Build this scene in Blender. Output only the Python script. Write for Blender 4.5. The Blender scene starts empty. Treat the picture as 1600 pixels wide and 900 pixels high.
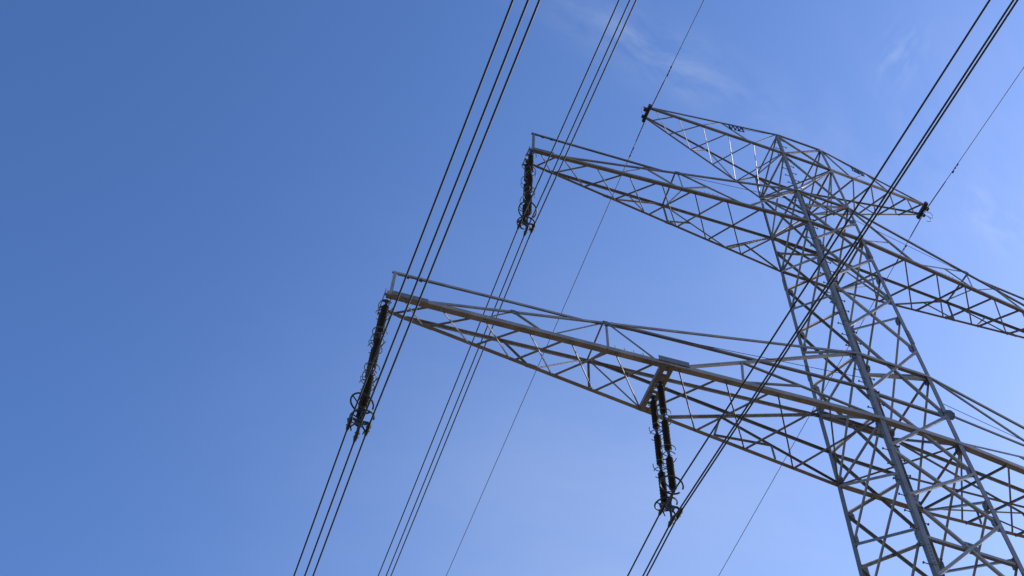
import bpy, math, random
from mathutils import Vector, Matrix
random.seed(7)
R = math.radians
SC = bpy.context.scene
COL = SC.collection
V = lambda *a: Vector(a[0]) if len(a) == 1 else Vector(a)

# ------------------------------------------------------------------ camera
GROUND_Z = -27.2                      # z = 0 is the level of the lower crossarm
cam = bpy.data.cameras.new('camera')
cam.sensor_width = 36.0
cam.lens = 1.262043 * 36.0
cam.clip_start = 0.1
cam.clip_end = 20000
camo = bpy.data.objects.new('camera', cam)
COL.objects.link(camo)
SC.camera = camo
yaw, pitch, roll = 0.2959184, 1.0406242, 0.0575383
D = V(math.sin(yaw)*math.cos(pitch), math.cos(yaw)*math.cos(pitch), math.sin(pitch))
r0 = D.cross(V(0, 0, 1)).normalized()
u0 = r0.cross(D)
cx_ = math.cos(roll)*r0 + math.sin(roll)*u0
cy_ = -math.sin(roll)*r0 + math.cos(roll)*u0
m = Matrix((cx_, cy_, -D)).transposed().to_4x4()
m.translation = V(-15.059, -15.764, -25.611)
camo.matrix_world = m

# ------------------------------------------------------------------ world
SUN_EL, SUN_AZ = R(30), R(86)         # azimuth measured from +y towards +x
w = bpy.data.worlds.new('World')
SC.world = w
w.use_nodes = True
nt = w.node_tree
for n in list(nt.nodes): nt.nodes.remove(n)
N = lambda t, **k: (lambda n: ([setattr(n, a, b) for a, b in k.items()], n)[1])(nt.nodes.new(t))
L = nt.links.new
out = N('ShaderNodeOutputWorld')
bg = N('ShaderNodeBackground')
bg.inputs['Strength'].default_value = 0.12
sky = N('ShaderNodeTexSky', sky_type='NISHITA')
sky.sun_disc = False
sky.sun_elevation = SUN_EL
sky.sun_rotation = SUN_AZ
sky.altitude = 0
sky.air_density = 1.0
sky.dust_density = 1.0
sky.ozone_density = 4.0
tint = N('ShaderNodeMix', data_type='RGBA', blend_type='MULTIPLY')
tint.inputs[0].default_value = 1.0
tint.inputs[7].default_value = SKY_TINT = (1.20, 1.095, 1.055, 1)
gam = N('ShaderNodeGamma')          # deep, contrasty blue of a clear afternoon
gam.inputs[1].default_value = 1.4
L(sky.outputs[0], gam.inputs[0])
L(gam.outputs[0], tint.inputs[6])
# thin cirrus wisps and one added brightening veil, placed by world direction
tc = N('ShaderNodeTexCoord')
def dotv(vec):
    d = N('ShaderNodeVectorMath', operation='DOT_PRODUCT')
    L(tc.outputs['Generated'], d.inputs[0])
    d.inputs[1].default_value = vec
    return d.outputs['Value']
def math_(op, a, b=None, c=None):
    n = N('ShaderNodeMath', operation=op)
    for i, x in enumerate((a, b, c)):
        if x is None: continue
        if isinstance(x, (int, float)): n.inputs[i].default_value = x
        else: L(x, n.inputs[i])
    return n.outputs[0]
def wisp(p0, p1, width, amp, scale, seed, lo=.44, dist=.25):
    p0, p1 = V(p0).normalized(), V(p1).normalized()
    mid = (p0+p1).normalized()
    a = (p1-p0).normalized(); b = mid.cross(a).normalized()
    half = (p1-p0).length/2
    u, v_ = dotv(a), dotv(b)
    u = math_('SUBTRACT', u, mid.dot(a)); v_ = math_('SUBTRACT', v_, mid.dot(b))
    g = math_('ADD', math_('POWER', math_('DIVIDE', u, half), 2.0), math_('POWER', math_('DIVIDE', v_, width), 2.0))
    g = math_('EXPONENT', math_('MULTIPLY', g, -1.0))
    front = math_('GREATER_THAN', dotv(mid), 0.0)
    com = N('ShaderNodeCombineXYZ')
    L(math_('MULTIPLY', u, scale*.4), com.inputs[0]); L(math_('MULTIPLY', v_, scale), com.inputs[1])
    com.inputs[2].default_value = seed
    no = N('ShaderNodeTexNoise'); no.inputs['Scale'].default_value = 1.0
    no.inputs['Detail'].default_value = 8; no.inputs['Roughness'].default_value = .62
    no.inputs['Distortion'].default_value = dist
    L(com.outputs[0], no.inputs['Vector'])
    mr = N('ShaderNodeMapRange'); mr.inputs[1].default_value = lo; mr.inputs[2].default_value = .8
    L(no.outputs[0], mr.inputs[0])
    return math_('MULTIPLY', math_('MULTIPLY', math_('MULTIPLY', g, mr.outputs[0]), front), amp)
ws = [wisp((.109, .285, .952), (.285, .297, .911), .022, .30, 50, 1.3, lo=.36),
      wisp((.352, .246, .903), (.354, .200, .913), .014, .42, 60, 4.1),
      wisp((.43, .285, .857), (.475, .30, .828), .016, .45, 60, 7.7),
      wisp((.33, .25, .91), (.45, .33, .83), .12, .22, 17, 9.2),
      wisp((.08, .69, .72), (.56, .50, .66), .22, .40, 5, 3.3, lo=.0)]  # last entry: broad smooth haze added to lighten the lower sky
tot = ws[0]
for x in ws[1:]: tot = math_('ADD', tot, x)
cl = N('ShaderNodeMix', data_type='RGBA')
hs = N('ShaderNodeHueSaturation'); hs.inputs['Saturation'].default_value = 1.035
L(tint.outputs[2], hs.inputs['Color'])
L(tot, cl.inputs[0]); L(hs.outputs[0], cl.inputs[6])
cl.inputs[7].default_value = CLOUD = (4.1, 4.7, 5.6, 1)
L(cl.outputs[2], bg.inputs['Color'])
L(bg.outputs[0], out.inputs['Surface'])

# ------------------------------------------------------------------ sun, view
sl = bpy.data.lights.new('sun', 'SUN')
sl.energy = 5.0
sl.angle = R(0.53)
sl.color = (1.0, .95, .87)
so = bpy.data.objects.new('sun', sl)
COL.objects.link(so)
sd = V(math.sin(SUN_AZ)*math.cos(SUN_EL), math.cos(SUN_AZ)*math.cos(SUN_EL), math.sin(SUN_EL))
so.rotation_euler = sd.to_track_quat('Z', 'Y').to_euler()
so.location = sd*100
vs = SC.view_settings
vs.view_transform = 'Standard'
vs.look = 'None'
vs.exposure = 0.45
vs.gamma = 1.0
vs.use_curve_mapping = False

# ------------------------------------------------------------------ materials
def material(name, base, rough=.5, metal=0.0, var=.25, scale=3.0, bump=0.0, dark=None, spread=0.0, rust=0.0):
    mt = bpy.data.materials.new(name)
    mt.use_nodes = True
    t = mt.node_tree
    b = t.nodes['Principled BSDF']
    b.inputs['Metallic'].default_value = metal
    tcn = t.nodes.new('ShaderNodeTexCoord')
    n1 = t.nodes.new('ShaderNodeTexNoise')
    n1.inputs['Scale'].default_value = scale
    n1.inputs['Detail'].default_value = 7
    n1.inputs['Roughness'].default_value = .65
    t.links.new(tcn.outputs['Object'], n1.inputs['Vector'])
    rp = t.nodes.new('ShaderNodeValToRGB')
    e = rp.color_ramp.elements
    dk = dark or tuple(c*(1-var) for c in base)
    e[0].position, e[0].color = .32, (*dk, 1)
    e[1].position, e[1].color = .68, (*[min(1, c*(1+var*.6)) for c in base], 1)
    t.links.new(n1.outputs[0], rp.inputs[0])
    oi = t.nodes.new('ShaderNodeObjectInfo')
    hv = t.nodes.new('ShaderNodeMapRange')
    hv.inputs[3].default_value = 1-spread; hv.inputs[4].default_value = 1+spread*.55
    t.links.new(oi.outputs['Random'], hv.inputs[0])
    mx_ = t.nodes.new('ShaderNodeVectorMath'); mx_.operation = 'SCALE'
    t.links.new(rp.outputs[0], mx_.inputs[0]); t.links.new(hv.outputs[0], mx_.inputs['Scale'])
    # rust bleeding in small patches
    n2 = t.nodes.new('ShaderNodeTexNoise'); n2.inputs['Scale'].default_value = scale*3.1; n2.inputs['Detail'].default_value = 6
    t.links.new(tcn.outputs['Object'], n2.inputs['Vector'])
    rr2 = t.nodes.new('ShaderNodeMapRange'); rr2.inputs[1].default_value = .58; rr2.inputs[2].default_value = .72; rr2.inputs[4].default_value = rust
    t.links.new(n2.outputs[0], rr2.inputs[0])
    rm = t.nodes.new('ShaderNodeMix'); rm.data_type = 'RGBA'; rm.inputs[7].default_value = (.16, .085, .045, 1)
    t.links.new(rr2.outputs[0], rm.inputs[0]); t.links.new(mx_.outputs[0], rm.inputs[6])
    t.links.new(rm.outputs[2], b.inputs['Base Color'])
    mr_ = t.nodes.new('ShaderNodeMapRange')
    mr_.inputs[3].default_value = max(.05, rough-.12)
    mr_.inputs[4].default_value = min(1, rough+.15)
    t.links.new(n1.outputs[0], mr_.inputs[0])
    t.links.new(mr_.outputs[0], b.inputs['Roughness'])
    if bump:
        bp = t.nodes.new('ShaderNodeBump')
        bp.inputs['Strength'].default_value = bump
        t.links.new(n1.outputs[0], bp.inputs['Height'])
        t.links.new(bp.outputs[0], b.inputs['Normal'])
    return mt
M_STEEL = material('weathered_galvanised_steel', (.19, .17, .15), .5, .12, .35, 2.2, spread=.32, rust=.3)
M_LEG = material('galvanised_leg_steel', (.122, .112, .11), .5, .1, .3, 1.6, rust=.4)
M_PLATE = material('galvanised_plate_steel', (.11, .108, .112), .5, .1, .25, 4.0, spread=.3, rust=.5)
M_BOLT = material('dull_bolt_steel', (.07, .068, .066), .6, .4, .3, 9.0)
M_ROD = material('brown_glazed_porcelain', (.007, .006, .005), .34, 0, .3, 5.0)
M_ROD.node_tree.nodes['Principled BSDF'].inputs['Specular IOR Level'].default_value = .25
M_FIT = material('dark_forged_fittings', (.03, .028, .026), .5, .4, .35, 8.0)
M_RING = material('galvanised_ring_steel', (.10, .10, .10), .42, .5, .3, 8.0)
M_WIRE = material('dark_weathered_aluminium_cable', (.012, .012, .014), .6, .2, .3, 6.0)
M_CONC = material('weathered_concrete', (.36, .34, .31), .9, 0, .25, 3.0, .3)
M_MARK = material('dark_painted_marker', (.02, .022, .03), .5, .2, .3, 6.0)

# ------------------------------------------------------------------ helpers
class MB:
    def __init__(s): s.v, s.f, s.sm = [], [], []
    def add(s, vs_, fs, smooth=False):
        o = len(s.v); s.v += [V(x) for x in vs_]
        for f in fs: s.f.append([i+o for i in f]); s.sm.append(smooth)
    def prism(s, poly, axis):
        n = len(poly); a = [V(x) for x in poly]; b = [x+axis for x in a]
        s.add(a+b, [list(range(n))[::-1], list(range(n, 2*n))]+[[i, (i+1) % n, n+(i+1) % n, n+i] for i in range(n)])
    def angle(s, p0, p1, a, b, wa, wb, t=.010):
        """rolled steel angle from p0 to p1, corner on the line, flanges along a and b"""
        p0, p1 = V(p0), V(p1); d = (p1-p0).normalized()
        a = V(a); a = (a-d*a.dot(d)).normalized()
        b = V(b); b = (b-d*b.dot(d)); b = (b-a*b.dot(a)).normalized()
        pr = [(0, 0), (wa, 0), (wa, t), (t, t), (t, wb), (0, wb)]
        if a.cross(b).dot(d) < 0: pr = pr[::-1]
        s.prism([p0+a*x+b*y for x, y in pr], p1-p0)
    def brace(s, p0, p1, n, w, t=.007, off=0.0, flip=1):
        """angle brace lying in a face with inward normal n"""
        p0, p1 = V(p0), V(p1); d = (p1-p0).normalized()
        n = V(n); n = (n-d*n.dot(d)).normalized(); sd_ = d.cross(n)*flip
        q = n*off-sd_*(w*.5)
        s.angle(p0+q, p1+q, sd_, n, w, w*.9, t)
    def box(s, c, a, b, e):
        c, a, b, e = V(c), V(a), V(b), V(e)
        s.prism([c-a-b-e, c+a-b-e, c+a+b-e, c-a+b-e] if a.cross(b).dot(e) > 0 else [c-a+b-e, c+a+b-e, c+a-b-e, c-a-b-e], e*2)
    def tube(s, pts, r, n=8, closed=False, caps=True):
        pts = [V(x) for x in pts]; k = len(pts); rows = []; up = None
        rr = r if isinstance(r, (list, tuple)) else [r]*k
        for i, q in enumerate(pts):
            if closed: d = pts[(i+1) % k]-pts[i-1]
            else: d = pts[min(i+1, k-1)]-pts[max(i-1, 0)]
            d.normalize()
            if up is None: up = V(0, 0, 1) if abs(d.z) < .9 else V(1, 0, 0)
            x = (up-d*up.dot(d)).normalized(); y = d.cross(x); up = x
            rows.append([q+(x*math.cos(2*math.pi*j/n)+y*math.sin(2*math.pi*j/n))*rr[i] for j in range(n)])
        fs = []
        for i in range(k if closed else k-1):
            i2 = (i+1) % k
            for j in range(n): fs.append([i*n+j, i*n+(j+1) % n, i2*n+(j+1) % n, i2*n+j])
        s.add([x for row in rows for x in row], fs, True)
        if caps and not closed:
            s.add(rows[0], [list(range(n))[::-1]]); s.add(rows[-1], [list(range(n))])
    def lathe(s, prof, c, axis=(0, 0, 1), n=14):
        ax = V(axis).normalized(); x = ax.orthogonal().normalized(); y = ax.cross(x); c = V(c)
        vs_, fs = [], []
        for z, r in prof:
            for j in range(n):
                t = 2*math.pi*j/n
                vs_.append(c+ax*z+(x*math.cos(t)+y*math.sin(t))*r)
        for i in range(len(prof)-1):
            for j in range(n): fs.append([i*n+j, i*n+(j+1) % n, (i+1)*n+(j+1) % n, (i+1)*n+j])
        s.add(vs_, fs, True)
    def build(s, name, mat, parent=None, origin=None):
        o0 = V(origin) if origin is not None else V(0, 0, 0)
        root = parent
        while root is not None and root.parent: root = root.parent
        base = V(root.get('o', (0, 0, 0))) if root is not None else V(0, 0, 0)
        me = bpy.data.meshes.new(name)
        me.from_pydata([tuple(x-base-o0) for x in s.v], [], s.f)
        me.polygons.foreach_set('use_smooth', s.sm)
        me.materials.append(mat)
        me.update()
        o = bpy.data.objects.new(name, me)
        o.location = o0
        COL.objects.link(o)
        if parent is not None: o.parent = parent
        return o
def mesh1(name, mat, parent, fn, *a, **k):
    b = MB(); getattr(b, fn)(*a, **k); return b.build(name, mat, parent)
def thing(name, label, cat, loc, group=None):
    o = bpy.data.objects.new(name, None); COL.objects.link(o)
    o.empty_display_size = .5
    o.location = loc; o['o'] = tuple(loc); o['label'] = label; o['category'] = cat
    if group: o['group'] = group
    return o
def ring(c, rad, a, b, n=20, start=0, end=2*math.pi):
    full = abs(end-start-2*math.pi) < 1e-6
    k = n if full else n+1
    return [V(c)+V(a)*rad*math.cos(start+(end-start)*i/n)+V(b)*rad*math.sin(start+(end-start)*i/n) for i in range(k)]

# ------------------------------------------------------------------ ground
def ground_mat():
    mt = bpy.data.materials.new('dry_grass_field'); mt.use_nodes = True
    t = mt.node_tree; b = t.nodes['Principled BSDF']; b.inputs['Roughness'].default_value = .95
    tcn = t.nodes.new('ShaderNodeTexCoord')
    a = t.nodes.new('ShaderNodeTexNoise'); a.inputs['Scale'].default_value = .06; a.inputs['Detail'].default_value = 9
    c = t.nodes.new('ShaderNodeTexNoise'); c.inputs['Scale'].default_value = 2.4; c.inputs['Detail'].default_value = 9
    t.links.new(tcn.outputs['Object'], a.inputs['Vector']); t.links.new(tcn.outputs['Object'], c.inputs['Vector'])
    mx = t.nodes.new('ShaderNodeMix'); mx.data_type = 'FLOAT'; mx.inputs[0].default_value = .5
    t.links.new(a.outputs[0], mx.inputs[2]); t.links.new(c.outputs[0], mx.inputs[3])
    rp = t.nodes.new('ShaderNodeValToRGB'); e = rp.color_ramp.elements
    e[0].position, e[0].color = .38, (.078, .054, .026, 1)
    e[1].position, e[1].color = .62, (.155, .108, .058, 1)
    t.links.new(mx.outputs[0], rp.inputs[0]); t.links.new(rp.outputs[0], b.inputs['Base Color'])
    bp = t.nodes.new('ShaderNodeBump'); bp.inputs['Strength'].default_value = .5
    t.links.new(c.outputs[0], bp.inputs['Height']); t.links.new(bp.outputs[0], b.inputs['Normal'])
    return mt
gb = MB()
rings_ = [0, 20, 60, 200, 800, 3000, 9000]
vv, ff = [(0, 0, GROUND_Z)], []
for rr_ in rings_[1:]:
    for j in range(48):
        vv.append((rr_*math.cos(j*math.pi/24), rr_*math.sin(j*math.pi/24), GROUND_Z))
for j in range(48): ff.append([0, 1+j, 1+(j+1) % 48])
for k in range(len(rings_)-2):
    for j in range(48):
        ff.append([1+k*48+j, 1+(k+1)*48+j, 1+(k+1)*48+(j+1) % 48, 1+k*48+(j+1) % 48])
gb.add(vv, ff)
go = gb.build('ground', ground_mat())
go['kind'] = 'structure'

# ------------------------------------------------------------------ tower geometry
Z0, Z2, Z3, Z4, Z5, Z6 = 0.0, 3.0114, 10.7146, 13.0358, 15.9668, 17.7304
PROFILE = [(GROUND_Z, 3.3), (-9.0, 1.30), (Z0, 1.122), (Z2, 1.0947), (Z3, .9856), (Z4, .9726), (Z5, .9478), (Z6, .9081)]
def half(z):
    for (za, wa), (zb, wb) in zip(PROFILE, PROFILE[1:]):
        if z <= zb: return wa+(wb-wa)*(z-za)/(zb-za)
    return PROFILE[-1][1]
def corner(sx, sy, z): return V(sx*half(z), sy*half(z), z)
T = thing('transmission_tower', 'tall grey steel lattice pylon with crossarms at three heights', 'power pylon', (0, 0, GROUND_Z))

# legs: one rolled angle each, bent where the taper changes
legs = {}
for sx in (-1, 1):
    for sy in (-1, 1):
        b = MB()
        zs = [z for z, _ in PROFILE]
        for za, zb in zip(zs, zs[1:]):
            wl = .18 if zb <= -9 else (.125 if zb <= Z2 else .115 if zb <= Z3 else .092)
            b.angle(corner(sx, sy, za), corner(sx, sy, zb), (-sx, 0, 0), (0, -sy, 0), wl, wl, .014)
        legs[sx, sy] = b.build('leg', M_LEG, T)
# bolted splice covers where leg lengths join
for (sx, sy), lg in legs.items():
    for zc in (-4.9, 4.95, 9.9):
        b = MB(); w_ = .115 if zc < Z2 else .105
        o_ = V(sx*.012, sy*.012, 0)
        b.angle(corner(sx, sy, zc-.34)+o_, corner(sx, sy, zc+.34)+o_, (-sx, 0, 0), (0, -sy, 0), w_, w_, .010)
        for k in range(6):
            q = corner(sx, sy, zc-.28+k*.112)
            b.tube([q+o_+V(-sx*w_*.6, sy*.014, 0), q+o_+V(-sx*w_*.6, -sy*.012, 0)], .014, 6)
            b.tube([q+o_+V(sx*.014, -sy*w_*.6, 0), q+o_+V(-sx*.012, -sy*w_*.6, 0)], .014, 6)
        b.build('splice_plate', M_LEG, lg)
# step bolts on the leg nearest the camera
sb = MB()
sb.tube([(0, 0, 0), (-.15, 0, 0)], .011, 6)
sb.tube([(-.15, 0, 0), (-.168, 0, 0)], .030, 8)
proto = None
zz = -8.6; k = 0
while zz < Z6-.4:
    side = -1 if k % 2 == 0 else 1
    c = corner(-1, -1, zz)
    pos = c + (V(0, .08, 0) if side < 0 else V(.12 if zz < Z3 else .08, .014, 0))
    if proto is None:
        o = sb.build('step_bolt', M_BOLT, legs[-1, -1], origin=(0, 0, -GROUND_Z)); proto = o
    else:
        o = proto.copy(); COL.objects.link(o); o.parent = legs[-1, -1]
    o.location = pos-V(0, 0, GROUND_Z)
    if side > 0: o.rotation_euler = (0, 0, math.pi)
    zz += .37 if k % 2 else .2
    k += 1

# body bracing: X panels, near/far faces staggered against left/right faces
def face_pt(face, s, z):
    if face == 'near': return corner(s, -1, z)
    if face == 'far': return corner(s, 1, z)
    if face == 'left': return corner(-1, s, z)
    return corner(1, s, z)
NRM = {'near': (0, 1, 0), 'far': (0, -1, 0), 'left': (1, 0, 0), 'right': (-1, 0, 0)}
NF = [Z6, Z5, Z4-.02, 11.93, 9.52, 7.07, 4.28, 1.25, -1.1, -2.95, -5.6, -9.0, -13.5, -19.5, -26.5]
LR = [Z6, Z5, Z4, Z3, 8.4, 6.05, Z2, 0.0, -2.15, -4.1, -6.6, -9.9, -14.6, -20.4, -26.5]
for face in ('near', 'far', 'left', 'right'):
    lv = NF if face in ('near', 'far') else LR
    for i in range(len(lv)-1):
        za, zb = lv[i], lv[i+1]
        for j, s in enumerate((-1, 1)):
            p0, p1 = face_pt(face, s, za), face_pt(face, -s, zb)
            d = (p1-p0).normalized()
            wd = .064 if zb > Z3 else (.074 if zb > -9 else .11)
            mesh1('diagonal_brace', M_STEEL, T, 'brace', p0+d*.05, p1-d*.05, NRM[face], wd, .008,
                  off=.02 if j == 0 else -.008, flip=1 if j == 0 else -1)
def strut(face, z, wd=.09, z2=None, off=.03, t0=.02, t1=.98):
    p0, p1 = face_pt(face, -1, z), face_pt(face, 1, z if z2 is None else z2)
    d = p1-p0
    mesh1('horizontal_strut', M_STEEL, T, 'brace', p0+d*t0, p0+d*t1, NRM[face], wd, .009, off=off)
for z in (0.0, Z2, Z3, Z4, Z5):
    for f in ('left', 'right'): strut(f, z, .08)
for z in (Z6,):
    for f in ('left', 'right'): strut(f, z, .06)
for f in ('near', 'far'):
    strut(f, 1.25, .08)
    strut(f, -4.28, .085)
    strut(f, Z2+.05, .10)
for f in ('left', 'right'): strut(f, -9.9, .11); strut(f, -20.4, .12)
for f in ('near', 'far'): strut(f, -9.9, .11); strut(f, -20.4, .12)
strut('near', Z2-.95, .075, Z2-.05, off=.05)
# horizontal frames inside the body
for z in (0.0, Z3, Z4, Z5):
    for j, s in enumerate((-1, 1)):
        mesh1('horizontal_strut', M_STEEL, T, 'brace', corner(-s, 1, z+.03*j)*1+V(.04*s, -.04, 0), corner(s, -1, z+.03*j)+V(-.04*s, .04, 0), (0, 0, 1), .058, .007)
# gusset plates where braces meet the legs and at the X centres
def plate(c, n, up, wd, ht, th=.012, cut=.3, name='gusset_plate', parent=None):
    c, n, up = V(c), V(n).normalized(), V(up)
    up = (up-n*up.dot(n)).normalized(); s = up.cross(n)
    k = cut
    poly = [(-1, -1+k), (-1+k, -1), (1-k, -1), (1, -1+k), (1, 1-k), (1-k, 1), (-1+k, 1), (-1, 1-k)]
    b = MB(); b.prism([c+s*(x*wd/2)+up*(y*ht/2)-n*th/2 for x, y in poly], n*th)
    for bx, by in ((-.6, -.35), (-.6, .35), (0, -.7), (0, .7), (.6, -.35), (.6, .35)):
        q = c+s*(bx*wd/2)+up*(by*ht/2)
        b.tube([q-n*(th/2+.014), q+n*(th/2+.014)], .017, 6)
    return b.build(name, M_PLATE, parent or T)
for sx in (-1, 1):
    for sy in (-1, 1):
        for z in NF[3:10]:
            plate(corner(sx, sy, z)+V(-sx*.13, -sy*.034, 0), (0, 1, 0), (0, 0, 1), .26, .34)
        for z in LR[3:10]:
            plate(corner(sx, sy, z)+V(-sx*.034, -sy*.13, 0), (1, 0, 0), (0, 0, 1), .24, .32)
plate(corner(1, -1, 1.25)+V(.02, -.02, 0), (.25, 1, .25), (0, 0, 1), .28, .32, .014, .55)
for f, sy in (('near', -1), ('far', 1)):
    plate((0, sy*(half(-4.28)-.03), -4.2), (0, 1, 0), (0, 0, 1), .42, .30, .012, .5)
for sx in (-1, 1):
    for sy in (-1, 1):
        b = MB(); c = corner(sx, sy, GROUND_Z)
        b.prism([c+V(x*.6, y*.6, -.3) for x, y in ((-1, -1), (1, -1), (1, 1), (-1, 1))], V(0, 0, .75))
        b.build('concrete_footing', M_CONC, T)

# ------------------------------------------------------------------ crossarms
LOWER = [
    ('bottom','A',0.977,'C',0.916), ('bottom','A',0.903,'C',0.820), ('bottom','A',0.816,'C',0.733), ('bottom','A',0.728,'C',0.643),
    ('bottom','A',0.643,'C',0.554), ('bottom','A',0.553,'C',0.450), ('bottom','A',0.423,'C',0.329), ('bottom','A',0.326,'C',0.216),
    ('bottom','A',0.217,'C',0.104), ('bottom','A',0.108,'C',-0.002), ('bottom','C',0.981,'A',0.903), ('bottom','C',0.910,'A',0.818),
    ('bottom','C',0.810,'A',0.728), ('bottom','C',0.727,'A',0.643), ('bottom','C',0.642,'A',0.553), ('bottom','C',0.554,'A',0.460),
    ('bottom','C',0.440,'A',0.331), ('bottom','C',0.327,'A',0.222), ('bottom','C',0.216,'A',0.110), ('bottom','C',0.102,'A',-0.002),
    ('near','A',0.816,'D',0.795), ('near','D',0.795,'A',0.684), ('near','A',0.684,'D',0.596), ('near','D',0.595,'A',0.563),
    ('near','D',0.594,'A',0.455), ('far','B',0.793,'C',0.696), ('far','C',0.684,'B',0.603), ('far','B',0.593,'C',0.565),
    ('far','B',0.590,'C',0.447), ('cross','D',0.599,'B',0.592), ('cross','A',0.563,'B',0.588),
]
UPPER = [
    ('bottom','A',0.976,'C',0.906), ('bottom','A',0.894,'C',0.783), ('bottom','A',0.775,'C',0.660), ('bottom','A',0.656,'C',0.545),
    ('bottom','A',0.538,'C',0.421), ('bottom','A',0.418,'C',0.303), ('bottom','A',0.300,'C',0.161), ('bottom','A',0.168,'C',-0.002),
    ('bottom','C',0.966,'A',0.905), ('bottom','C',0.905,'A',0.782), ('bottom','C',0.783,'A',0.661), ('bottom','C',0.667,'A',0.542),
    ('bottom','C',0.530,'A',0.420), ('bottom','C',0.418,'A',0.300), ('bottom','C',0.296,'A',0.168), ('bottom','C',0.161,'A',-0.001),
    ('near','A',0.693,'D',0.639), ('near','D',0.637,'A',0.464), ('near','D',0.508,'A',0.457), ('near','D',0.503,'A',0.214),
    ('near','A',0.214,'D',-0.009), ('far','C',0.667,'B',0.522), ('far','B',0.670,'C',0.545), ('far','B',0.512,'C',0.456),
    ('far','B',0.506,'C',0.221), ('far','C',0.213,'B',-0.002), ('cross','D',0.513,'B',0.507), ('cross','A',0.455,'B',0.497),
]
EARTH = [
    ('bottom','A',0.969,'C',0.799), ('bottom','A',0.789,'C',0.608), ('bottom','A',0.602,'C',0.418), ('bottom','A',0.408,'C',0.210),
    ('bottom','A',0.220,'C',-0.006), ('bottom','C',0.969,'A',0.798), ('bottom','C',0.799,'A',0.606), ('bottom','C',0.608,'A',0.412),
    ('bottom','C',0.418,'A',0.224), ('bottom','C',0.210,'A',-0.002), ('near','A',0.618,'D',0.442), ('near','D',0.432,'A',0.223),
    ('near','A',0.218,'D',0.002), ('far','C',0.595,'B',0.448), ('far','B',0.434,'C',0.227), ('far','C',0.210,'B',-0.012),
]

P = V
ARMS = {
 'LOWER': dict(A=((-1.122, -1.122, 0), (-13.282, -.251, 0)), C=((-1.122, 1.122, 0), (-13.282, .251, 0)),
               D=((-1.095, -1.095, 3.011), (-12.668, -.295, .066)), B=((-1.095, 1.095, 3.011), (-12.723, .292, .066)), wa=.135, wd=.075, wb=.047, tab=LOWER),
 'UPPER': dict(A=((-.986, -.986, 10.715), (-9.931, -.243, 10.715)), C=((-.986, .986, 10.715), (-9.931, .243, 10.715)),
               D=((-.973, -.973, 13.036), (-9.206, -.303, 10.781)), B=((-.973, .973, 13.036), (-9.139, .309, 10.781)), wa=.10, wd=.075, wb=.047, tab=UPPER),
 'EARTH': dict(A=((-.948, -.948, 15.967), (-5.5, -.227, 17.843)), C=((-.948, .948, 15.967), (-5.5, .227, 17.843)),
               D=((-.908, -.908, 17.73), (-5.5, -.227, 17.922)), B=((-.908, .908, 17.73), (-5.5, .227, 17.922)), wa=.08, wd=.056, wb=.043, tab=EARTH)}
ARM_LABEL = {'LOWER': 'long lower crossarm', 'UPPER': 'middle crossarm', 'EARTH': 'short topmost crossarm for the earth wire'}
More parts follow.
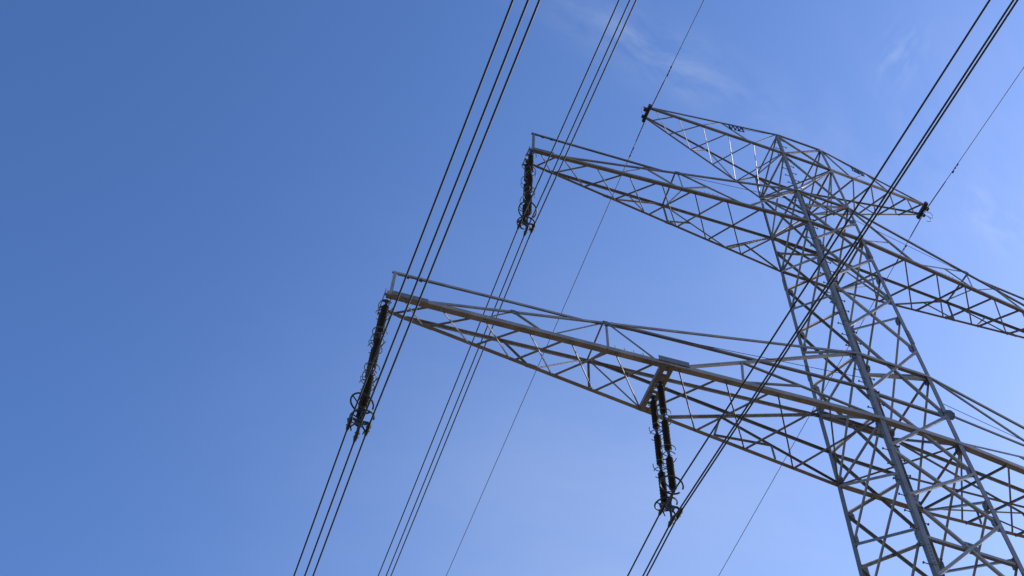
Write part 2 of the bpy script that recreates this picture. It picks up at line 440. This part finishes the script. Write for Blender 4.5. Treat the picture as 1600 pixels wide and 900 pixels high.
def arm(kind, sg):
    a = ARMS[kind]
    M = lambda q: V(q[0]*-sg, q[1], q[2]) if sg > 0 else V(q)
    M = (lambda q: V(-q[0], q[1], q[2])) if sg > 0 else (lambda q: V(q))
    ch = {k: (M(a[k][0]), M(a[k][1])) for k in 'ACDB'}
    pt = lambda c, t: ch[c][0].lerp(ch[c][1], t)
    ox = V(sg, 0, 0)
    # the crossarm itself: its four chords
    b = MB(); wa, wd = a['wa'], a['wd']
    e = ox*.10; oy = V(0, -.018, 0)
    b.angle(pt('A', 0)-e+oy, pt('A', 1)+e*.6, (0, 0, 1), (0, 1, 0), wa, wa, .016)
    b.angle(pt('C', 0)-e-oy, pt('C', 1)+e*.6, (0, 0, 1), (0, -1, 0), wa*.68, wa*.68, .012)
    b.angle(pt('D', 0)-e+oy, pt('D', 1), (0, 0, -1), (0, 1, 0), wd, wd, .011)
    b.angle(pt('B', 0)-e-oy, pt('B', 1), (0, 0, -1), (0, -1, 0), wd, wd, .011)
    # chords run on through the tower body
    if sg < 0:
        for c, sy in (('A', 1), ('C', -1)):
            q0 = pt(c, 0)+oy*sy; q1 = V(-q0.x, q0.y, q0.z)
            b.angle(q0+V(.105, 0, 0), q1-V(.105, 0, 0), (0, 0, 1), (0, sy, 0), wa, wa, .016)
        for c, sy in (('D', 1), ('B', -1)):
            q0 = pt(c, 0)+oy*sy; q1 = V(-q0.x, q0.y, q0.z)
            b.angle(q0+V(.105, 0, 0), q1-V(.105, 0, 0), (0, 0, -1), (0, sy, 0), wd*1.3, wd*1.3, .012)
    body = b.build('crossarm', M_STEEL, T)
    body['label'] = ('left-hand ' if sg < 0 else 'right-hand ')+ARM_LABEL[kind]
    wb = a['wb']
    for i, (face, c1, t1, c2, t2) in enumerate(a['tab']):
        p0, p1 = pt(c1, t1), pt(c2, t2)
        d = (p1-p0).normalized()
        if face == 'bottom':
            od = (c1 == 'A')
            nf = (ch['A'][1]-ch['A'][0]).cross(ch['C'][0]-ch['A'][0]).normalized()
            if nf.z < 0: nf = -nf
            p0 = p0+d*.05; p1 = p1-d*.03
            bb = MB(); s = d.cross(nf).normalized()
            if od:      # outstanding flange hangs below the floor of the arm
                q = s*wb*.5
                bb.angle(p0+q, p1+q, -s, -nf, wb*.75, wb*1.45, .007)
            else:
                q = nf*.03+s*wb*.5
                bb.angle(p0+q, p1+q, -s, nf, wb*.85, wb*.85, .007)
            bb.build('floor_brace', M_STEEL, body)
        else:
            n = {'near': V(0, 1, 0), 'far': V(0, -1, 0), 'cross': ox}[face]
            mesh1('side_brace' if face != 'cross' else 'cross_brace', M_STEEL, body, 'brace', p0, p1, n, wb*1.02, .007, off=.018, flip=1 if i % 2 else -1)
    # a plated end beam across the tip, with a lifting eye
    tipc = (pt('A', 1)+pt('C', 1))/2
    b = MB()
    y0, y1 = pt('A', 1).y-.05, pt('C', 1).y+.12
    if kind != 'EARTH':
        for dx in (.02, .20):
            c = V(tipc.x+sg*(dx-.10), (y0+y1)/2, tipc.z+.03)
            b.box(c, (.007, 0, 0), (0, (y1-y0)/2, 0), (0, 0, .085))
        for k in range(4):
            yy = y0+.06+(y1-y0-.12)*k/3
            b.box((tipc.x+sg*.01, yy, tipc.z-.045), (.085, 0, 0), (0, .035, 0), (0, 0, .006))
    else:
        b.box((tipc.x+sg*.05, (y0+y1)/2, tipc.z+.04), (.05, 0, 0), (0, (y1-y0)/2+.03, 0), (0, 0, .09))
        b.box((tipc.x+sg*.15, -.10, tipc.z+.0), (.07, 0, 0), (0, .06, 0), (0, 0, .07))
        b.box((tipc.x+sg*.12, .16, tipc.z-.06), (.08, 0, 0), (0, .05, 0), (0, 0, .06))
        b.tube([(tipc.x+sg*.14, -.10, tipc.z+.08), (tipc.x+sg*.22, -.13, tipc.z+.16), (tipc.x+sg*.26, -.05, tipc.z+.17), (tipc.x+sg*.22, .08, tipc.z+.06)], .012, 6)
    b.build('end_beam', M_FIT if kind == 'EARTH' else M_STEEL, body)
    if kind == 'EARTH':
        if sg > 0:
            for dy in (0, .16):
                b = MB(); c = V(tipc.x+.2, .0+dy, tipc.z-.05)
                b.tube([c, c+V(.14, -.02, -.02), c+V(.26, .04, -.10), c+V(.24, .10, -.17), c+V(.1, .12, -.16)], .010, 6)
                b.build('bonding_loop', M_WIRE, body)
        # dark openwork marker hung under the top chord
        t0, t1 = (.385, .27)
        q0, q1 = pt('D', t0)-V(0, 0, .075), pt('D', t1)-V(0, 0, .075)
        b = MB(); h = V(0, 0, -.40); dd = q1-q0
        for i in range(7):
            f0 = q0+dd*(i/7); f1 = q0+dd*((i+1)/7)
            b.tube([f0+(h if i % 2 else V(0, 0, 0)), f1+(V(0, 0, 0) if i % 2 else h)], .022, 6)
        for f in (.02, .36, .62, .98): b.tube([q0+dd*f, q0+dd*f+h], .015, 6)
        b.tube([q0+dd*.5+h, q1+h], .014, 6)
        b.build('marker_sign', M_MARK, body)
        mesh1('safety_cable', M_WIRE, body, 'tube', [pt('D', .30)-V(0, 0, .26), pt('D', .0)-V(0, 0, .12)], .008, 5)
        return body
    # bolted cover plates at the tip and gussets
    pl = MB()
    qa, qb = pt('A', .995), pt('A', .925)
    off = V(0, -.009, .085)
    pl.box((qa+qb)/2+off, (qb-qa)/2, (0, .006, 0), (0, 0, .085))
    pl.build('gusset_plate', M_PLATE, body)
    pl = MB()
    pl.box((pt('C', .97)+pt('C', .90))/2+V(0, .008, .07), (pt('C', .90)-pt('C', .97))/2, (0, .006, 0), (0, 0, .07))
    pl.build('gusset_plate', M_PLATE, body)
    for c, tset in (('C', (.69, .447)),):
        for t in tset:
            q = pt(c, t)
            sy = -1 if c == 'A' else 1
            plate(q+V(0, sy*.008, .10), (0, 1, 0), (0, 0, 1), .34, .18, .010, .25, parent=body)
    for c, tset in (('D', (.795, .595)) if kind == 'LOWER' else ('D', (.637, .505)),):
        for t in tset: plate(pt(c, t)+V(0, -.006, -.08), (0, 1, 0), (0, 0, 1), .22, .16, .010, .3, parent=body)
    # guard rail: a post on the tip and a bar sloping down to the top chord
    hp = 1.02 if kind == 'LOWER' else 1.25
    tr = .648 if kind == 'LOWER' else .573
    f = pt('A', 1)+V(0, 0, .05); g = f+V(0, 0, hp); j = pt('D', tr)+V(0, 0, .012)
    b = MB()
    b.angle(f, g, (-sg, 0, 0), (0, 1, 0), .07, .07, .008)
    b.angle(g-ox*-.04, j, (0, 0, -1), (0, 1, 0), .075, .075, .008)
    b.build('guard_rail', M_STEEL, body)
    # thin safety cable from the rail to the leg
    e0 = g-V(0, 0, .13)-ox*.1; e1 = corner(sg, -1, 1.75 if kind == 'LOWER' else 12.1)
    k1 = j-V(0, 0, .10)
    b = MB()
    b.tube([e0, k1, e1], .008, 5)
    for t_ in (.05, .12): b.box(e0.lerp(k1, t_), (.05, 0, -.012), (0, .02, 0), (0, 0, .02))
    b.build('safety_cable', M_WIRE, body)
    # short row of anti-perch spikes on the near chord
    t0, t1 = (.549, .485) if kind == 'LOWER' else (.376, .325)
    b = MB()
    for i in range(11):
        q = pt('A', t0+(t1-t0)*i/10)+V(0, .02, wa+.01)
        b.tube([q, q+V(.03*(i % 3-1), .03*((i*2) % 3-1), .09)], [.009, .005], 5)
    q0, q1 = pt('A', t0)+V(0, .02, wa+.006), pt('A', t1)+V(0, .02, wa+.006)
    b.box((q0+q1)/2, (q1-q0)/2, (0, .018, 0), (0, 0, .005))
    b.build('spike_strip', M_FIT, body)
    if kind == 'LOWER':
        # fish plate and hanger beam for the inner insulators
        b = MB(); qa, qb = pt('A', .462), pt('A', .399)
        b.box((qa+qb)/2+V(0, -.030, .175), (qb-qa)/2, (0, .007, 0), (0, 0, .095))
        b.build('gusset_plate', M_PLATE, body)
        xh = sg*6.497
        ya = pt('A', .441).y; yc = pt('C', .441).y
        b = MB()
        for dx in (-.15, .15):
            b.box((xh+dx, (ya+yc)/2, .05), (.008, 0, 0), (0, (yc-ya)/2-.02, 0), (0, 0, .08))
            b.box((xh+dx*.64, (ya+yc)/2, -.037), (.054, 0, 0), (0, (yc-ya)/2-.02, 0), (0, 0, .006))
        nk = 8
        for k in range(nk):          # battens leave a row of slots down the middle
            y_ = ya+.05+(yc-ya-.10)*(k+.5)/nk
            b.box((xh, y_, -.024), (.06, 0, 0), (0, .042, 0), (0, 0, .005))
        for y_ in (-.22, .22): b.box((xh, y_, -.02), (.12, 0, 0), (0, .05, 0), (0, 0, .012))
        b.build('hanger_beam', M_STEEL, body)
        # stays from the hanger to the top of the body, and their secondaries, in both side faces
        for c, top, sy, tE in (('A', 'D', -1, .41), ('C', 'B', 1, .388)):
            n = V(0, -sy, 0)
            E0 = pt(c, tE)+V(0, 0, .12); E1 = pt(top, 0)-V(0, 0, .03)
            br = lambda x, y, w_=.07: mesh1('side_brace', M_STEEL, body, 'brace', x, y, n, w_*.85, .007, off=.012)
            br(E0, E1, .085)
            em = E0.lerp(E1, .32)
            qa = pt(c, .285)+V(0, 0, .12)
            br(em, qa, .06)
            end = corner(sg, sy, .12)
            br(em, end, .065)
            mid = em.lerp(end, .44)
            br(qa, mid, .06)
            if sy > 0: br(mid, pt(c, .145)+V(0, 0, .12), .05)
            br(pt(top, .585), corner(sg, sy, 1.35), .085)
    else:
        for c, top, sy, (tq, tm) in (('A', 'D', -1, (.214, .33)), ('C', 'B', 1, (.22, .33))):
            n = V(0, -sy, 0)
            br = lambda x, y, w_=.06: mesh1('side_brace', M_STEEL, body, 'brace', x, y, n, w_*.85, .007, off=.012)
            m_ = pt(top, .505).lerp(pt(c, tq), .42)
            br(pt(c, .455)+V(0, 0, .1), m_, .055)
            br(pt(c, tq)+V(0, 0, .08), pt(top, .0)-V(0, 0, .06), .06)
            mm = (pt(c, tq)+V(0, 0, .1)).lerp(pt(top, 0), .35)
            br(mm, pt(c, 0)+V(sg*.1, 0, .08), .055)
    return body
for kind in ('LOWER', 'UPPER', 'EARTH'):
    for sg in (-1, 1): arm(kind, sg)

# ------------------------------------------------------------------ insulator sets
DH, HH = .192, .147                   # bundle half spacing, half height
def rod_profile(length):
    pr = [(0, .0), (0, .042), (-.07, .046), (-.075, .032)]
    n = 19; z = -.085; st = (length-.17)/n
    for i in range(n):
        rr_ = .087 if i % 2 == 0 else .075
        pr += [(z, .034), (z-st*.25, .036), (z-st*.62, rr_), (z-st*.72, rr_), (z-st*.78, .036)]
        z -= st
    pr += [(-length+.075, .032), (-length+.07, .046), (-length, .042), (-length, 0)]
    return pr
def insulator_set(name_label, x, z, length, spread, ysh, twist, link):
    o = thing('insulator_set', name_label, 'insulator', (x, ysh, z), 'double insulator strings under the crossarms')
    zb = z-length                      # bundle centre
    zc = zb+HH+.42                     # lower end of the strings
    top = z-link
    n = 3; gap = .17
    rl = (top-zc-gap*(n-1))/n
    rp = rod_profile(rl)
    for si, sy in enumerate((-1, 1)):
        y = ysh+sy*spread
        b = MB()                        # top link
        b.tube([(x, y, z+.02), (x, y, top+.02)], .022, 8)
        b.tube(ring((x, y, z-.06), .055, (1, 0, 0), (0, 0, 1), 12), .016, 6, closed=True)
        b.box((x, y, top-.005), (.03, 0, 0), (0, .03, 0), (0, 0, .05))
        b.build('hanger_link', M_FIT, o)
        for k in range(n):
            zt = top-k*(rl+gap)
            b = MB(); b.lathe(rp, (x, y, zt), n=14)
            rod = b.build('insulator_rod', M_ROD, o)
            if k < n-1:
                b = MB(); b.box((x, y, zt-rl-gap/2), (.018, 0, 0), (0, .028, 0), (0, 0, gap/2+.01)); b.tube([(x-.04, y, zt-rl-gap/2), (x+.04, y, zt-rl-gap/2)], .016, 6)
                b.build('coupling_link', M_FIT, o)
            # arcing rings round both ends of a rod, each an open loop on one arm
            for (zr, s_) in ((zt-.06, 1), (zt-rl+.06, -1)):
                if k == n-1 and s_ < 0: continue
                b = MB()
                a0 = twist+(math.pi if si else 0)+(.5 if s_ < 0 else -.3)
                rad = .165
                pts_ = [V(x+rad*math.cos(a0+t), y+rad*math.sin(a0+t), zr+s_*.03*math.cos(t*1.5)) for t in [i*5.4/20 for i in range(21)]]
                b.tube(pts_, .011, 6)
                b.tube([V(x, y, zr), pts_[10]], .008, 6)
                b.build('arcing_ring', M_RING, rod)
            if k == n-1:
                b = MB(); c = V(x+(.05 if si else -.05), y+sy*.04, zt-rl+.13)
                ax, ay = V(math.cos(twist), math.sin(twist), .28*(1 if si else -1)).normalized(), V(-math.sin(twist), math.cos(twist), .2)
                b.tube(ring(c, .25, ax, ay, 28, .25, 2*math.pi-.25), .020, 8)
                b.tube([V(x, y, zt-rl-.02), c-ax*.25], .014, 6)
                b.tube([V(x, y, zt-rl-.02), c+ay*.25], .014, 6)
                b.build('corona_ring', M_FIT, rod)
    # yoke linking both strings, then the spider carrying the three clamps
    b = MB()
    b.prism([V(x-.012, ysh-spread-.06, zc+.02), V(x-.012, ysh+spread+.06, zc+.02), V(x-.012, ysh+.07, zc-.18), V(x-.012, ysh-.07, zc-.18)], V(.024, 0, 0))
    for sy in (-1, 1): b.box((x, ysh+sy*spread, zc+.03), (.035, 0, 0), (0, .03, 0), (0, 0, .06))
    b.box((x, ysh, zc-.22), (.03, 0, 0), (0, .03, 0), (0, 0, .07))
    b.build('yoke_plate', M_FIT, o)
    b = MB()
    hub = V(x, ysh, zc-.26)
    b.prism([V(x-.13, ysh-.014, hub.z+.05), V(x+.13, ysh-.014, hub.z+.05), V(x+.06, ysh-.014, hub.z-.16), V(x-.06, ysh-.014, hub.z-.16)][::-1], V(0, .028, 0))
    for sx in (-1, 1):
        e = V(x+sx*DH, ysh, zb+HH+.05)
        b.tube([V(x+sx*.08, ysh, hub.z+.02), V(x+sx*.17, ysh, hub.z+.04), V(x+sx*.235, ysh, hub.z-.03), e+V(sx*.02, 0, 0)], [.030, .028, .026, .03], 8)
        b.tube([V(x+sx*.06, ysh+.03, hub.z-.05), V(x+sx*.15, ysh+.06, hub.z-.16), V(x+sx*.12, ysh+.05, hub.z-.30)], [.02, .018, .012], 8)
    b.tube([hub-V(0, 0, .1), V(x, ysh, zb-HH+.05)], .026, 8)
    b.build('spider_yoke', M_FIT, o)
    for dx, dz in ((-DH, HH), (0, -HH), (DH, HH)):
        b = MB(); c = V(x+dx, ysh, zb+dz)
        b.tube([c+V(0, -.17, -.012), c+V(0, -.10, .0), c+V(0, .10, .0), c+V(0, .17, -.012)], [.024, .042, .042, .024], 10)
        b.box(c+V(0, 0, .05), (.014, 0, 0), (0, .05, 0), (0, 0, .04))
        for yy in (-.05, .05): b.tube([c+V(-.055, yy, .0), c+V(.055, yy, 0)], .012, 6)
        b.build('suspension_clamp', M_FIT, o)
    return o
SETS = {'l': (-13.282, 0.0, 4.881), 'u': (-9.931, 10.7146, 4.699), 'r': (-6.497, 0.0, 4.646)}
insulator_set('slanting dark double insulator string at the tip of the long lower crossarm', *SETS['l'], .13, .06, .3, .22)
insulator_set('short dark double insulator string hanging from the tip of the middle crossarm', *SETS['u'], .16, .03, 1.2, .20)
insulator_set('two clearly separate dark insulator strings under the perforated beam of the lower crossarm', *SETS['r'], .22, .0, .1, .16)

# ------------------------------------------------------------------ conductors and earth wires
TH = -.0011
def wire_pts(a, sn, sf, c):
    ts = [0.0]
    t = .25
    while t < 190: ts.append(t); t *= 1.16
    side = lambda s, sl_: [a+V(math.sin(TH)*s*t_, math.cos(TH)*s*t_, -sl_*t_+c*t_*t_) for t_ in ts]
    return side(-1, sn)[:0:-1]+side(1, sf)
WL = {'l': 'far left bundle on the long lower crossarm', 'u': 'bundle on the middle crossarm tip', 'r': 'right bundle crossing in front of the tower'}
WG = {'l': 'cables of the far left bundle', 'u': 'cables of the middle bundle', 'r': 'cables of the right bundle'}
WN = ('dark cable, left one in the ', 'dark cable, centre one in the ', 'dark cable, right one in the ')
for k_, (x, z, ln) in SETS.items():
    for i, (dx, dz) in enumerate(((-DH, HH), (0, -HH), (DH, HH))):
        b = MB(); b.tube(wire_pts(V(x+dx, 0, z-ln+dz), .1467, .0567, .0003), .0185, 8)
        o = b.build('conductor_cable', M_WIRE)
        o['label'] = WN[i]+WL[k_]; o['category'] = 'power cable'; o['group'] = WG[k_]
for sg in (-1, 1):
    a = V(sg*5.55, 0, 17.843-.20)
    pts_ = wire_pts(a, .1454, .0484, .0003)
    b = MB(); b.tube(pts_, .0125, 6)
    o = b.build('earth_wire', M_WIRE)
    o['label'] = 'single thin wire running from the %s tip of the topmost crossarm' % ('left' if sg < 0 else 'right')
    o['category'] = 'power cable'; o['group'] = 'thin earth wires at the tower top'
    def at(t):
        s = -.1454 if t < 0 else -.0484
        return a+V(math.sin(TH)*t, t, s*abs(t)+.0003*t*t)
    for t0, t1 in ((-1.5, -.25), (.2, 1.1)):
        b = MB(); n_ = 9
        b.tube([at(t0+(t1-t0)*i/n_) for i in range(n_+1)], [.016]+[.021]*(n_-1)+[.016], 8)
        b.build('armour_rod', M_WIRE, o)
    for t in ((-2.1, 1.6, 2.1) if sg > 0 else (-1.9, 1.5)):
        c = at(t); b = MB()
        b.tube([c+V(0, -.20, -.05), c+V(0, -.11, -.05)], .030, 8); b.tube([c+V(0, .11, -.05), c+V(0, .20, -.05)], .030, 8)
        b.tube([c+V(0, -.12, -.05), c+V(0, .12, -.05)], .008, 6)
        b.box(c+V(0, 0, -.02), (.015, 0, 0), (0, .02, 0), (0, 0, .04))
        b.build('vibration_damper', M_FIT, o)
